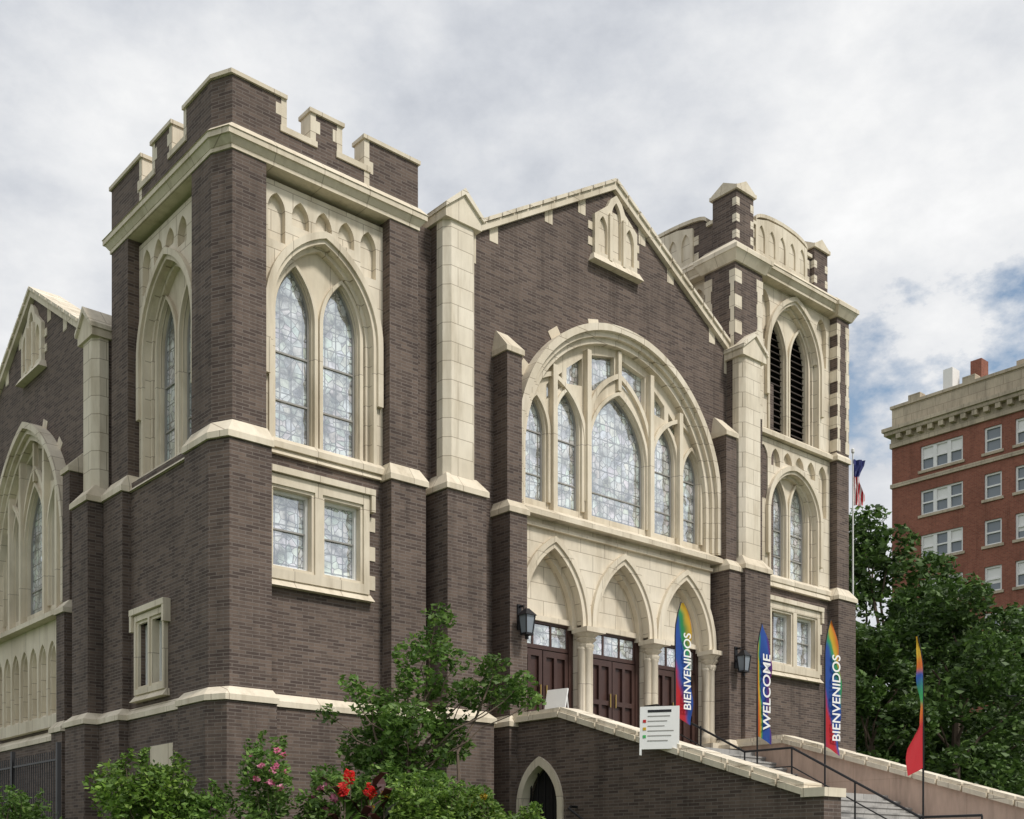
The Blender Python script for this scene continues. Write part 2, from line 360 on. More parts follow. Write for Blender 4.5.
# ------------------------------------------------------------------ left tower
W,D=4.65,5.35
def tp(x0,x1,y0,y1,e,c=(.22,.45)):
    return [(x0-e+c[0],y0-e),(x1+e,y0-e),(x1+e,y1+e),(x0-e,y1+e),(x0-e,y0-e+c[1])]
ch.box('tower_core',BRICK,F0,.72,W-.3,.72,D-.3,-1,14.2)
ch.box('tower_core',BRICK,F0,.95,W-.01,.85,D-.5,-1,14.1)
def cpier(x1,y1,e,z0,z1,part='tower_piers',mat=BRICK,e2=None,c=(.22,.45)):
    e2=e if e2 is None else e2
    f=lambda e:[(-e+c[0],-e),(x1+e*.3,-e),(x1+e*.3,y1+e*.3),(-e,y1+e*.3),(-e,-e+c[1])]
    ch.prism(part,mat,f(e),f(e2),z0,z1)
cpier(.95,1.3,0,8.2,13.9)
cpier(.96,1.31,.13,3.2,8.1)
cpier(.97,1.32,.25,-1.7,3.05)
cpier(.98,1.33,.30,3.05,3.16,'water_table',STONE2); cpier(.98,1.33,.30,3.16,3.33,'water_table',STONE2,.13)
cpier(.975,1.325,.18,8.1,8.22,'buttress_caps',STONE2); cpier(.975,1.325,.18,8.22,8.5,'buttress_caps',STONE2,.0)
def pier(fr,u0,u1,z1,v1=.9):
    ch.box('tower_piers',BRICK,fr,u0,u1,0,v1,8.2,z1); ch.box('tower_piers',BRICK,fr,u0-.06,u1+.1,-.15,v1,3.2,8.1)
    cap(fr,u0-.06,u1+.1,-.15,v1,8.1,setu=.06,setv=.15,h=.4); band(fr,u0-.06,u1+.1,-.15,v1)
pier(F0,3.9,W,13.9); pier(S0,4.45,D,13.9)
window_panel(F0,.93,3.92,8.36,13.62,8.42,11.0,1.75,1.22,.43,.26,11.15,1.0)
ch.plate('tower_wall',BRICK,F0,rect(.9,3.95,-1.7,8.3),[rect(1.15,3.3,5.8,7.5)],.20,.42)
ch.box('tower_wall',BRICK,F0,.9,3.95,.5,.75,-1.7,8.4)
low_window(F0,.98,3.45,5.6,7.72,.2)
band(F0,.9,3.95,.2,.5)
window_panel(S0,1.28,4.47,8.36,13.62,8.42,11.0,1.75,1.22,.43,.26,11.15,1.0,uc=2.95)
ch.plate('tower_wall',BRICK,S0,rect(1.25,4.5,-1.7,8.3),[rect(2.65,3.85,3.75,5.1)],.05,.42)
ch.box('tower_wall',BRICK,S0,1.25,4.5,.5,.75,-1.7,8.4)
low_window(S0,2.5,4.0,3.55,5.3,.05,teeth=False,m=.14,g=.2,mz=.2)
band(S0,1.25,4.5,.05,.5)
ch.fr('sill',STONE2,S0,(1.2,4.55,-.02,.5),8.1,(1.2,4.55,.2,.5),8.36)
ch.fr('sill',STONE2,F0,(.9,3.95,.12,.5),8.12,(.9,3.95,.2,.5),8.30)
def cornice(x0,x1,y0,y1,z,c):
    P=lambda e:tp(x0,x1,y0,y1,e,c)
    ch.prism('cornice',STONE2,P(.03),P(.03),z-.28,z-.2)
    ch.prism('cornice',STONE2,P(.04),P(.12),z-.2,z-.08)
    ch.prism('cornice',STONE2,P(.15),P(.15),z-.08,z+.03)
    ch.prism('cornice',STONE2,P(.17),P(.03),z+.03,z+.20)
cornice(0,W,0,D,14.0,(.22,.45))
def merlon(fr,u0,u1,z0,z1,v0=0,v1=.36,quoin=(1,1)):
    ch.box('parapet',BRICK,fr,u0,u1,v0,v1,z0,z1)
    ch.box('parapet_coping',STONE2,fr,u0-.04,u1+.04,v0-.05,v1+.05,z1,z1+.08)
    for q,u,s in ((quoin[0],u0,1),(quoin[1],u1,-1)):
        if q:
            a,b=sorted((u,u+s*.12)); ch.box('parapet_quoins',STONE,fr,a-.005,b+.005,v0-.006,v1+.006,z0+.0,z1)
            a,b=sorted((u,u+s*.22)); ch.box('parapet_quoins',STONE,fr,a-.004,b+.004,v0-.005,v1+.005,z0+.3,z0+.55)
zp=14.18
for fr,L,ms in ((F0,W,((1.95,2.7),)),(S0,D,((2.2,3.15),))):
    ch.box('parapet',BRICK,fr,.9,L-.3,.0,.34,zp,zp+.34)
    for a,b in ms: merlon(fr,a,b,zp+.30,15.15)
    lo=1.4 if L==W else 1.65
    for a,b in ((lo,ms[0][0]),(ms[0][1],3.25 if L==W else 3.7)):
        ch.box('parapet_coping',STONE2,fr,a-.15,b+.15,-.035,.38,zp+.30,zp+.42)
cz=15.15
pc=lambda e:[(.22-e,-e),(1.4,-e),(1.4,.36),(.5,.36),(.36,1.65),(-e,1.65),(-e,.45-e)]
ch.prism('parapet',BRICK,pc(0),pc(0),zp,cz)
ch.prism('parapet_coping',STONE2,pc(.05),pc(.05),cz,cz+.08)
ch.box('parapet_quoins',STONE,F0,1.28,1.405,-.006,.37,zp+.36,cz); ch.box('parapet_quoins',STONE,F0,1.16,1.30,-.005,.37,zp+.62,zp+.85)
ch.box('parapet_quoins',STONE,S0,1.53,1.655,-.006,.37,zp+.36,cz)
merlon(F0,3.25,W,zp,cz,quoin=(1,0)); merlon(S0,3.7,D,zp,cz,quoin=(1,0))
ch.box('parapet',BRICK,F0,W-.36,W-.002,.1,D-.01,zp,cz-.02); ch.box('parapet',BRICK,F0,.1,W-.1,D-.36,D-.003,zp,cz-.02)
ch.box('parapet_coping',STONE2,F0,W-.4,W+.045,.1,D+.04,cz-.015,cz+.078); ch.box('parapet_coping',STONE2,F0,.1,W-.1,D-.4,D+.045,cz-.017,cz+.076)
# ------------------------------------------------------------------ nave front
cream_pier(F0,5.2,6.1,14.2); cream_pier(F0,15.65,16.6,14.2)
small_butt(F0,7.05,7.5,-.2,11.75,8.0); small_butt(F0,15.05,15.5,-.2,11.75,8.0)
hole=[opening(C,3.5,2.85,9.80,3.5,18)]
gable(F0,C-.25,17.25,.60,4.4,17.9,5.15,hole)
big_window(F0,C,1.0,lambda z:z,8.45)
band(F0,4.5,7.6,.3,.6)
niche(F0,C-.2,15.25)
# entrance screen
zb=5.75; hwA=1.02; cs=[C-2.45,C,C+2.45]; LZ=2.95
pl=[(C-3.5,zb)]
for c in cs: pl+= arc(c,hwA,zb+.12,1.78,12)
pl+=[(C+3.5,zb),(C+3.5,8.25),(C-3.5,8.25)]
ch.plate('entrance_screen',STONE,F0,pl,[],.16,.42)
for c in cs:
    ch.plate('entrance_arch',STONE2,F0,ring(c,hwA+.19,hwA+.06,zb,zb+.12,1.99,1.85),[],.06,.165)
    ch.plate('entrance_arch',STONE2,F0,ring(c,hwA+.06,hwA-.06,zb,zb+.12,1.85,1.71),[],.11,.17)
    ch.plate('entrance_arch',STONE2,F0,ring(c,hwA+.02,hwA-.14,zb,zb+.12,1.79,1.60),[],.40,.60)
ch.box('tympanum',STONE,F0,C-3.5,C+3.5,.60,.80,5.9,8.3)
for c in cs:
    ch.box('transom_head',STONE2,F0,c-1.06,c+1.06,.50,.62,5.86,5.99)
    ch.box('door_frame',DOOR,F0,c-1.0,c+1.0,.62,.66,LZ-.05,5.9)
    ch.box('transom_glass',GLASS,F0,c-.86,c+.86,.605,.625,5.28,5.78)
    for u in (-.9,-.3,.3,.86): ch.box('door_frame',DOOR,F0,c+u-.03,c+u+.03,.585,.64,5.22,5.84)
    for z in (5.18,5.8): ch.box('door_frame',DOOR,F0,c-.95,c+.95,.57,.64,z,z+.10)
    for s in (-1,1):
        a,b=sorted((c+s*.015,c+s*.86)); ch.plate('doors',DOOR,F0,rect(a,b,LZ+.01,5.15),[rect(a+.11,a+.37,3.25,4.0),rect(a+.47,b-.11,3.25,4.0),rect(a+.11,a+.37,4.12,5.0),rect(a+.47,b-.11,4.12,5.0)],.55,.61)
        ch.box('door_handles',BRASS,F0,c+s*.10-.015,c+s*.10+.015,.50,.53,3.95,4.3)
        a,b=sorted((c+s*.88,c+s*1.02)); ch.box('door_frame',DOOR,F0,a,b,.54,.63,LZ,5.9)
for u in (-3.62,-1.225,1.225,3.62):
    y=.22
    ch.box('entrance_pier',STONE,F0,C+u-.17,C+u+.17,.30,.75,LZ-.05,5.8)
    for dx,dy in ((0,0),(-.13,.08),(.13,.08)):
        ch.lathe('columns',STONE2,C+u+dx,y+dy,[(.15,LZ),(.15,3.35),(.17,3.40),(.12,3.48),(.10,3.55),(.10,5.25),(.125,5.28),(.105,5.33)])
    ch.lathe('capitals',STONE2,C+u,y+.05,[(.18,5.3),(.2,5.36),(.2,5.40),(.16,5.42),(.27,5.52),(.22,5.56),(.33,5.66)],8)
    ch.box('capitals',STONE2,F0,C+u-.33,C+u+.33,-.10,.45,5.66,5.78)
    ch.box('capitals',STONE2,F0,C+u-.30,C+u+.30,-.08,.5,LZ,3.22)
ch.box('entrance_screen',STONE2,F0,C-3.5,C+3.5,.06,.2,7.98,8.06)
ch.box('church_body',BRICK,F0,1.2,21,1.2,21.5,-1.7,11.6)
V=[(C-5.6,.8,13.7),(C+5.2,.8,13.7),(C-.25,.8,17.05),(C-5.6,21.8,13.7),(C+5.2,21.8,13.7),(C-.25,21.8,17.05)]
ch.add('nave_roof',ROOF,V,[(0,1,2),(3,4,5),(0,2,5,3),(1,2,5,4),(0,1,4,3)])
V=[(.8,C-5.6,11.8),(.8,C+5.6,11.8),(.8,C,15.0),(21.4,C-5.6,11.8),(21.4,C+5.6,11.8),(21.4,C,15.0)]
ch.add('nave_roof',ROOF,V,[(0,1,2),(3,4,5),(0,2,5,3),(1,2,5,4),(0,1,4,3)])
ch.box('church_body',BRICK,F0,C-5.5,C+5.1,1.0,21.7,11,13.7)
# ------------------------------------------------------------------ side front (west)
cream_pier(S0,5.65,6.4,12.0); small_butt(S0,7.4,7.85,-.2,9.3,5.9)
cream_pier(S0,16.1,17.0,12.0); small_butt(S0,14.75,15.2,-.2,9.3,5.9)
kz=1.03; Zs=lambda z:6.35+(z-8.45)*kz
gable(S0,C,15.1,.60,5.1,22,5.15,[opening(C,3.5*.78,3.4,Zs(9.80),3.5*kz,18)])
big_window(S0,C,.78,Zs,6.35)
ch.plate('side_arcade',STONE,S0,rect(C-2.7,C+2.7,3.4,6.1),[opening(C-2.8+.35+i*.7,.24,3.75,5.1,.42,6) for i in range(8)],.2,.36); ch.box('side_arcade',STONE2,S0,C-2.7,C+2.7,.36,.5,3.4,6.2)
ch.plate('side_arcade',STONE2,S0,rect(C-2.7,C+2.7,3.4,6.1),[opening(C-2.8+.35+i*.7,.29,3.7,5.1,.5,6) for i in range(8)],.14,.20)
band(S0,6.3,16.5,.3,.6)
niche(S0,C,13.05)
# ------------------------------------------------------------------ right bell tower
X0,X1,Y1=15.7,21.4,5.9
RS=Fr(X0,0,'S')
ch.box('bell_tower_core',BRICK,F0,X0+.85,X1-.02,.85,Y1-.02,-1,17.3)
ch.box('bell_tower_core',BRICK,F0,X0+.05,X1-.3,1.0,Y1-.3,-1,12.4)
def rpier(x0,x1,y0,y1,z0,z1,e=0): ch.box('bell_tower_piers',BRICK,F0,x0-e,x1+e,y0-e,y1+e,z0,z1)
rpier(X0,X0+1.25,0,1.1,8.2,17.0); rpier(20.75,X1,0,1.0,8.2,17.0); rpier(X0,X0+1.1,4.8,Y1,8.2,17.0)
rpier(X0+.9,X0+1.25,.0,1.1,-1.7,8.2,.14); rpier(20.75,X1,0,1.0,-1.7,8.1,.15)
cap(F0,20.6,X1+.15,-.15,1.1,8.05,setu=.15,setv=.15,h=.4); cap(F0,X0+.76,X0+1.39,-.14,1.1,8.05,setu=.1,setv=.15,h=.4)
cap(F0,20.72,X1,-.03,1.1,12.4,e=.04,setu=.02,setv=.05,h=.25)
band(F0,20.6,X1+.15,-.15,1.1); band(F0,X0+.8,X0+1.39,-.14,1.1)
pa,pb=X0+1.23,20.77
window_panel(F0,pa,pb,12.55,16.95,12.62,14.95,1.75,1.25,.44,.26,15.05,1.05,'louvre')
window_panel(F0,pa,pb,8.3,12.40,8.36,10.3,1.3,1.2,.42,.26,10.5,.95,small=6)
window_panel(RS,1.08,4.82,12.55,16.95,12.62,14.95,1.75,1.25,.44,.26,15.05,1.05,'louvre')
ch.plate('bell_tower_wall',BRICK,F0,rect(pa-.05,pb+.05,-1.7,8.2),[rect(17.65,19.9,5.8,7.4)],.20,.42)
ch.box('bell_tower_wall',BRICK,F0,pa-.05,pb+.05,.5,.9,-1.7,8.4)
low_window(F0,17.4,20.0,5.55,7.6,.2); band(F0,pa,pb,.2,.5)
ch.fr('sill',STONE2,F0,(pa-.05,pb+.05,.08,.5),8.02,(pa-.05,pb+.05,.18,.5),8.28)
for a,b,fr in ((X0+.97,X0+1.27,F0),(20.73,20.92,F0),(X1-.2,X1+.005,F0),(.82,1.11,RS),(-.005,.2,RS)):
    z=12.7; k=0
    while z<16.5:
        w=.0 if k%2 else .08
        ch.box('quoins',STONE,fr,a+.04-w*.5,b-.04+w*.5,-.012,.3,z,z+.36)
        z+=.36; k+=1
cornice(X0,X1,0,Y1,17.2,(.18,.18))
UX1=20.35; UY1=5.0
def turret(x0,x1,y0,y1,zt):
    ch.box('bell_tower_parapet',BRICK,F0,x0,x1,y0,y1,17.3,zt)
    ch.box('parapet_coping',STONE2,F0,x0-.07,x1+.07,y0-.07,y1+.07,zt,zt+.10)
    m=(x0+x1)/2
    ch.plate('parapet_coping',STONE2,F0,[(x0-.05,zt+.1),(x1+.05,zt+.1),(m,zt+.34)],[],y0-.05,y1+.05)
    ch.plate('parapet_coping',STONE2,S0,[(y0-.052,zt+.1),(y1+.052,zt+.1),((y0+y1)/2,zt+.34)],[],x0-.053,x1+.053)
    z=17.6
    while z<zt-.3:
        ch.box('parapet_quoins',STONE,F0,x0-.006,x0+.14,y0-.006,y0+.14,z,z+.22); ch.box('parapet_quoins',STONE,F0,x1-.14,x1+.006,y0-.005,y0+.2,z,z+.22); z+=.46
turret(X0+.12,X0+.90,.05,.90,18.95); turret(UX1-.70,UX1,.08,.85,18.65); turret(X0+.1,X0+.9,UY1-.1,UY1+.7,18.65)
for x0,x1,y0,y1 in ((X0-.02,X0+1.27,-.02,1.12),(20.73,X1+.02,-.02,1.02)):
    ch.fr('cornice',STONE2,F0,(x0-.05,x1+.05,y0-.05,y1+.05),16.85,(x0-.20,x1+.18,y0-.20,y1+.18),17.1)
    ch.box('cornice',STONE2,F0,x0-.22,x1+.20,y0-.22,y1+.2,17.1,17.22)
    ch.fr('cornice',STONE2,F0,(x0-.22,x1+.20,y0-.22,y1+.2),17.22,(x0+.1,x1-.1,y0+.1,y1),17.52)
def arched_parapet(fr,u0,u1,v=.22):
    m=(u0+u1)/2; w=(u1-u0)/2
    top=[(u1,18.35),(u1-.28,18.35),(u1-.28,18.5)]+[(m+(w-.28)*math.cos(a),18.5+.27*math.sin(a)) for a in [math.pi*i/12 for i in range(1,12)]]+[(u0+.28,18.5),(u0+.28,18.35),(u0,18.35)]
    ch.plate('bell_tower_parapet',BRICK,fr,[(u0,17.3),(u1,17.3)]+top,[],v,v+.32)
    t2=[(x,z+.10) for x,z in top]
    ch.plate('parapet_coping',STONE2,fr,top+list(reversed(t2)),[],v-.08,v+.40)
    hs=[opening(m+k*.5,.16,17.65,18.1,.34,6) for k in (-2,-1,0,1,2)]
    ch.plate('parapet_tracery',STONE2,fr,[(m-1.27,17.4),(m+1.27,17.4),(m+1.27,18.52),(m+.7,18.68),(m,18.73),(m-.7,18.68),(m-1.27,18.52)],hs,v-.07,v+.01)
    ch.plate('parapet_tracery',STONE,fr,[(m-1.25,17.4),(m+1.25,17.4),(m+1.25,18.45),(m-1.25,18.45)],[],v-.02,v+.012)
    for z in (17.5,18.0):
        for s in (-1,1):
            a,b=sorted((m+s*1.27,m+s*1.45)); ch.box('quoins',STONE,fr,a,b,v-.02,v+.05,z,z+.26)
arched_parapet(F0,X0+.88,UX1-.68); arched_parapet(RS,.88,UY1)
ch.box('bell_tower_core',BRICK,F0,X0+.5,UX1-.1,.5,UY1+.5,17.2,18.2)
# lanterns
for x in (7.28,15.28):
    y=-.62; z=5.2
    ch.box('wall_lanterns',BLACK,F0,x-.02,x+.02,y+.1,-.3,z+.62,z+.66); ch.box('wall_lanterns',BLACK,F0,x-.06,x+.06,-.37,-.33,z+.1,z+.7)
    ch.tube('wall_lanterns',BLACK,[(x,-.34,z+.25),(x,y+.12,z+.45),(x,y+.12,z+.64)],.015)
    ch.fr('wall_lanterns',BLACK,F0,(x-.17,x+.17,y-.17,y+.17),z+.4,(x-.04,x+.04,y-.04,y+.04),z+.56)
    ch.fr('lantern_glass',PANE,F0,(x-.09,x+.09,y-.09,y+.09),z,(x-.13,x+.13,y-.13,y+.13),z+.4)
    for a in (-1,1):
        for b in (-1,1): ch.tube('wall_lanterns',BLACK,[(x+a*.095,y+b*.095,z-.02),(x+a*.135,y+b*.135,z+.4)],.018,5)
    ch.box('wall_lanterns',BLACK,F0,x-.11,x+.11,y-.11,y+.11,z-.05,z); ch.box('wall_lanterns',BLACK,F0,x-.03,x+.03,y-.03,y+.03,z-.14,z-.04)
ch.box('cornerstone',STONE2,S0,2.0,3.1,-.078,.2,1.9,2.4)
ch.finish(smooth=('columns',))
# ------------------------------------------------------------------ stairs
st=Bd('entrance_staircase')
st.box('landing',CONC,F0,7.62,15.7,-.95,.55,-1.7,LZ)
st.box('landing_base',BRICK,F0,7.10,7.6,-.02,.5,-1.7,LZ)
y=-.95;h=LZ
def flight(n,tr,ri):
    global y,h
    for i in range(n):
        h-=ri; y-=tr
        st.box('steps',CONC,F0,7.61,15.4,y,y+tr+.01,-1.7,h); st.box('steps',CONC,F0,7.605,15.4,y-.025,y+tr,h-.04,h+.004)
flight(8,.34,.17)
st.box('steps',CONC,F0,7.61,15.4,y-1.3,y+.01,-1.7,h+.002); y-=1.3; ML=h
flight(10,.31,.165)
st.box('steps',CONC,F0,7.61,15.4,y-1.2,y+.01,-1.7,h-.002); y-=1.2
flight(9,.33,.165)
path=[(.0,3.14),(-1.9,3.14),(-8.25,1.15)]
pathR=[(.0,3.12),(-1.9,3.12),(-8.8,1.03)]
for x,mat,hol,pa_ in ((7.15,BRICK,[opening(-1.22,.62,-1.0,1.2,.95,10)],path),(15.35,STUCCO,[],pathR)):
    fr=Fr(x,0,'S'); ye=pa_[2][0]; ze=pa_[2][1]
    st.plate('cheek_wall',mat,fr,[(.15,-1.7),(.15,pa_[0][1])]+pa_[1:]+[(ye,-1.7)],hol,0,.45)
    st.box('cheek_wall',mat,fr,ye-.38,ye+.02,-.04,.49,-1.7,ze-.03)
    st.box('wall_coping',STONE2,fr,ye-.44,ye+.06,-.11,.56,ze-.03,ze+.13)
    for (a,b),n in (((pa_[0],pa_[1]),2),((pa_[1],pa_[2]),11)):
        for i in range(n):
            t0=i/n+.004; t1=(i+1)/n-.004; dz=random.uniform(-.008,.008)
            p=[a[0]+(b[0]-a[0])*t0,a[1]+(b[1]-a[1])*t0]; q=[a[0]+(b[0]-a[0])*t1,a[1]+(b[1]-a[1])*t1]
            st.plate('wall_coping',STONE2,fr,[(p[0],p[1]),(q[0],q[1]),(q[0],q[1]+.12),(p[0],p[1]+.12)],[],-.12,.57)
            st.plate('wall_coping',STONE,fr,[(p[0],p[1]+.12),(q[0],q[1]+.12),(q[0],q[1]+.22+dz),(p[0],p[1]+.22+dz)],[],-.06,.51)
fr=Fr(7.15,0,'S')
st.plate('undercroft_arch',STONE2,fr,ring(-1.22,.76,.60,-1.2,1.2,1.12,.92,10),[],-.06,.2)
st.plate('undercroft_door',DARK,fr,opening(-1.22,.62,-1.2,1.2,.95,10),[],.30,.36)
for yy in (-1.7,-1.46,-1.22,-.98,-.74): st.box('undercroft_gate',BLACK,fr,yy-.012,yy+.012,.14,.165,-1.2,2.05)
st.finish()
hr=Bd('stair_handrail')
P=[(-.6,LZ),(-1.0,LZ),(-3.7,ML),(-5.0,ML),(-8.1,-.05),(-9.4,-.05)]
x=11.3; pts=[(x,a,b+.92) for a,b in P]
hr.tube('rail',BLACK,pts,.028,8); hr.tube('rail',BLACK,[(x,a,b-.42) for x,a,b in pts],.016,6)
for a,b in P+[(-2.4,2.3),(-6.6,.75)]: hr.tube('posts',BLACK,[(x,a,b-.2),(x,a,b+.92)],.02,6)
hr.finish()
hr=Bd('stair_handrail') 
hr.tube('rail',BLACK,[(6.7,-3.2,.75),(6.7,-2.6,1.1),(6.95,-2.4,1.15),(7.15,-2.4,1.15)],.028,8); hr.tube('rail',BLACK,[(6.7,-3.2,.75),(6.7,-5.4,-.1),(6.7,-5.4,-.5)],.028,8); hr.finish()
# ------------------------------------------------------------------ feather banners
red,ora,yel,gre,blu,pur=(.52,.02,.03),(.62,.15,.02),(.62,.40,.03),(.03,.30,.10),(.02,.08,.36),(.08,.025,.22)
def flagmat(name,stops,kx=1.15,kz=.10,c0=0):
    m,nt,p=newmat(name); g=N(nt,'ShaderNodeTexCoord'); s=N(nt,'ShaderNodeSeparateXYZ'); nt.links.new(g.outputs['Object'],s.inputs[0])
    n=noise_n(nt,g.outputs['Object'],1.2,2)
    f=math_n(nt,'MULTIPLY_ADD',s.outputs[0],kx,math_n(nt,'MULTIPLY_ADD',s.outputs[2],kz,math_n(nt,'MULTIPLY_ADD',n,.22,c0)))
    c=ramp(nt,f,stops,'EASE'); nt.links.new(c,p.inputs['Base Color']); p.inputs['Roughness'].default_value=.7
    t=N(nt,'ShaderNodeBsdfTranslucent'); nt.links.new(c,t.inputs[0]); mx=N(nt,'ShaderNodeMixShader'); mx.inputs[0].default_value=.35
    nt.links.new(p.outputs[0],mx.inputs[1]); nt.links.new(t.outputs[0],mx.inputs[2]); nt.links.new(mx.outputs[0],nt.nodes['Material Output'].inputs[0]); return m
FA=flagmat('rainbow_cloth_a',[(.10,pur),(.28,red),(.42,red),(.52,blu),(.70,blu),(.80,gre),(.88,yel),(.96,ora)],.55,.20,-.10)
FB=flagmat('rainbow_cloth_b',[(.08,red),(.20,ora),(.28,yel),(.33,gre),(.40,blu),(.66,blu),(.78,pur),(1,red)],1.2,.05,-.03)
FC=flagmat('rainbow_cloth_c',[(0,red),(.50,red),(.60,ora),(.70,gre),(.78,blu),(.86,ora),(.93,yel)],.05,.25,-.17)
def banner(x,yb,zb,H,z0,word,mat,rot,wmax=.54,low=1.0,ph=0):
    e=bpy.data.objects.new('feather_banner',None); bpy.context.collection.objects.link(e); e.location=(x,yb,zb+ZO); e.rotation_euler=(0,0,rot)
    V=[];F=[]; n=36
    for i in range(n+1):
        t=i/n
        g=1-max(0,(t-.70)/.30)**2.6
        if low<1: g*= low+(1-low)*max(0,min(1,(.34-t)/.14))**.7
        w=max(wmax*g,.02); lean=.20*max(0,(t-.7)/.3)**2
        for k in range(7):
            s=k/6; z=z0+(H-z0)*t -.20*s*(1-t)
            V.append((lean+ w*s, (.05*math.sin(t*9+s*3+ph)+.02*math.sin(t*23+s*7+ph))*min(1,s*1.5),z))
    for i in range(n):
        for k in range(6): a=i*7+k; F.append((a,a+1,a+8,a+7))
    me=bpy.data.meshes.new('cloth'); me.from_pydata(V,[],F); me.materials.append(mat)
    for p in me.polygons: p.use_smooth=True
    o=bpy.data.objects.new('cloth',me); bpy.context.collection.objects.link(o); o.parent=e
    pb=Bd('pole'); pts=[]
    for i in range(15):
        t=i/14; z=H*t+.02; tt=(z-z0)/(H-z0); pts.append((.20*max(0,(tt-.7)/.3)**2-.012,0,z-ZO))
    pb.tube('pole',BLACK,pts,[.022]*8+[.015]*7,7); pb.tube('base_foot',BLACK,[(-.3,0,.03-ZO),(.3,0,.03-ZO)],.02,6); pb.tube('base_foot',BLACK,[(0,-.3,.03-ZO),(0,.3,.03-ZO)],.02,6)
    pe=pb.finish()
    for c in list(pe.children): c.parent=e
    bpy.data.objects.remove(pe)
    if word:
        cu=bpy.data.curves.new('lettering','FONT'); cu.body=word; cu.size=1; cu.offset=.014
        to=bpy.data.objects.new('tmpt',cu); bpy.context.collection.objects.link(to); bpy.context.view_layer.update()
        me=bpy.data.meshes.new_from_object(to.evaluated_get(bpy.context.evaluated_depsgraph_get())); bpy.data.objects.remove(to)
        xs=[v.co.x for v in me.vertices]; L=max(xs)-min(xs); target=(H-z0)*.68; sc=target/L; sh=min(.33/.72,sc*1.25)
        for v in me.vertices:
            a=(v.co.x-min(xs))*sc; hh=v.co.y*sh
            v.co=Vector((.45-hh, -.074, z0+.14+a))
        me.materials.append(WHITE); o=bpy.data.objects.new('lettering',me); bpy.context.collection.objects.link(o); o.parent=e
banner(9.68,-3.0,2.15,3.72,1.15,'BIENVENIDOS',FA,rad(0))
banner(12.72,-3.0,2.15,3.65,.9,'WELCOME',FB,rad(3),ph=2)
banner(12.75,-4.9,ML,4.0,1.05,'BIENVENIDOS',FA,rad(-5),ph=4)
banner(12.48,-7.5,.55,4.2,1.42,'',FC,rad(176),.52,.32,ph=1)
# signs
def sgn(name,x,y,z,w,h,text=False):
    b=Bd(name); fr=lambda u,v,zz:(u,v,zz-ZO)
    b.box('panel',WHITE,fr,-w/2,w/2,-.02,.02,0,h)
    if text:
        for i in range(6): b.box('text_lines',FRAME,fr,-w*.30,w*.36*random.uniform(.2,1),-.026,-.018,h*.76-i*h*.115,h*.76-i*h*.115+.018)
        b.box('title',BLACK,fr,-w*.3,w*.3,-.026,-.018,h*.86,h*.92)
        for i,m in enumerate((RED,YEL,GRN)): b.box('dots',m,fr,-w*.42,-w*.34,-.027,-.018,h*.62-i*h*.18,h*.62-i*h*.18+.06)
        b.box('legs',WHITE,fr,-w/2,-w/2+.04,-.03,.03,-.12,.0); b.box('legs',WHITE,fr,w/2-.04,w/2,-.03,.03,-.12,.0)
    else:
        b.tube('back_leg',WHITE,[(w*.4,.02,h-.05-ZO),(w*.4,.5,-ZO)],.02,6); b.tube('back_leg',WHITE,[(-w*.4,.02,h-.05-ZO),(-w*.4,.5,-ZO)],.02,6)
    e=b.finish(); e.location=(x,y,z+ZO); return e
s=sgn('sandwich_board_sign',8.15,-.5,LZ,.6,1.12); s.rotation_euler=(rad(-14),0,rad(-80))
s=sgn('poster_sign',6.90,-4.98,2.20,.78,.86,True); s.rotation_euler=(rad(-6),0,rad(-55))
# ------------------------------------------------------------------ fence
fe=Bd('iron_fence'); yy=2.5
while yy<16:
    fe.tube('pickets',BLACK,[(-2.2,yy,-.2),(-2.2,yy,2.15)],.013,5); yy+=.13
for z in (.1,1.95): fe.box('rails',BLACK,Fr(-2.2,0,'S'),2.5,16,-.02,.02,z,z+.04)
for yy in (2.5,5.2,7.9,10.6,13.3,16): fe.box('posts',BLACK,Fr(-2.2,0,'S'),yy-.04,yy+.04,-.04,.04,-.2,2.3)
fe.finish()
# ------------------------------------------------------------------ vegetation
def leafcloud(b,part,mat,cl,n,size,thr=-.15,ns=.9,shell=.55,flat=.5):
    V=[];F=[]; W=[c[3]*c[4]*c[5] for c in cl]; off=Vector((random.random()*50,)*3)
    cnt=0; tries=0
    while cnt<n and tries<n*6:
        tries+=1
        c=random.choices(cl,W)[0]
        d=Vector((random.gauss(0,1),random.gauss(0,1),random.gauss(0,1))).normalized()
        r=random.random()**(1/3); r=r if random.random()>shell else .72+.34*random.random()
        nz=noise.noise(d*1.7+off+Vector(c[:3])); r*=1+.28*nz
        p=Vector((c[0]+d.x*c[3]*r,c[1]+d.y*c[4]*r,c[2]+d.z*c[5]*r))
        if noise.noise(p*ns+off)<thr: continue
        if p.z<-.3: continue
        cnt+=1
        a=Vector((random.gauss(0,1),random.gauss(0,1),random.gauss(0,flat))).normalized(); q=a.cross(Vector((random.gauss(0,1),random.gauss(0,1),random.gauss(0,1)))).normalized()
        s=size*random.uniform(.6,1.3); a*=s; q*=s*.5; up=Vector((0,0,s*.15))
        i=len(V); V+= [tuple(p-a),tuple(p+q-up),tuple(p+a),tuple(p-q-up)]; F.append((i,i+1,i+2,i+3))
    b.add(part,mat,V,F)
def limb(b,p0,p1,r0,r1,wob=.15,n=5):
    p0=Vector(p0);p1=Vector(p1);L=(p1-p0).length; pts=[];rs=[]
    for i in range(n+1):
        t=i/n; o=Vector((random.uniform(-1,1),random.uniform(-1,1),random.uniform(-.4,.4)))*wob*L*.25*math.sin(math.pi*t)
        pts.append(p0.lerp(p1,t)+o); rs.append(r0+(r1-r0)*t)
    b.tube('branches',BARK,pts,rs,6); return pts
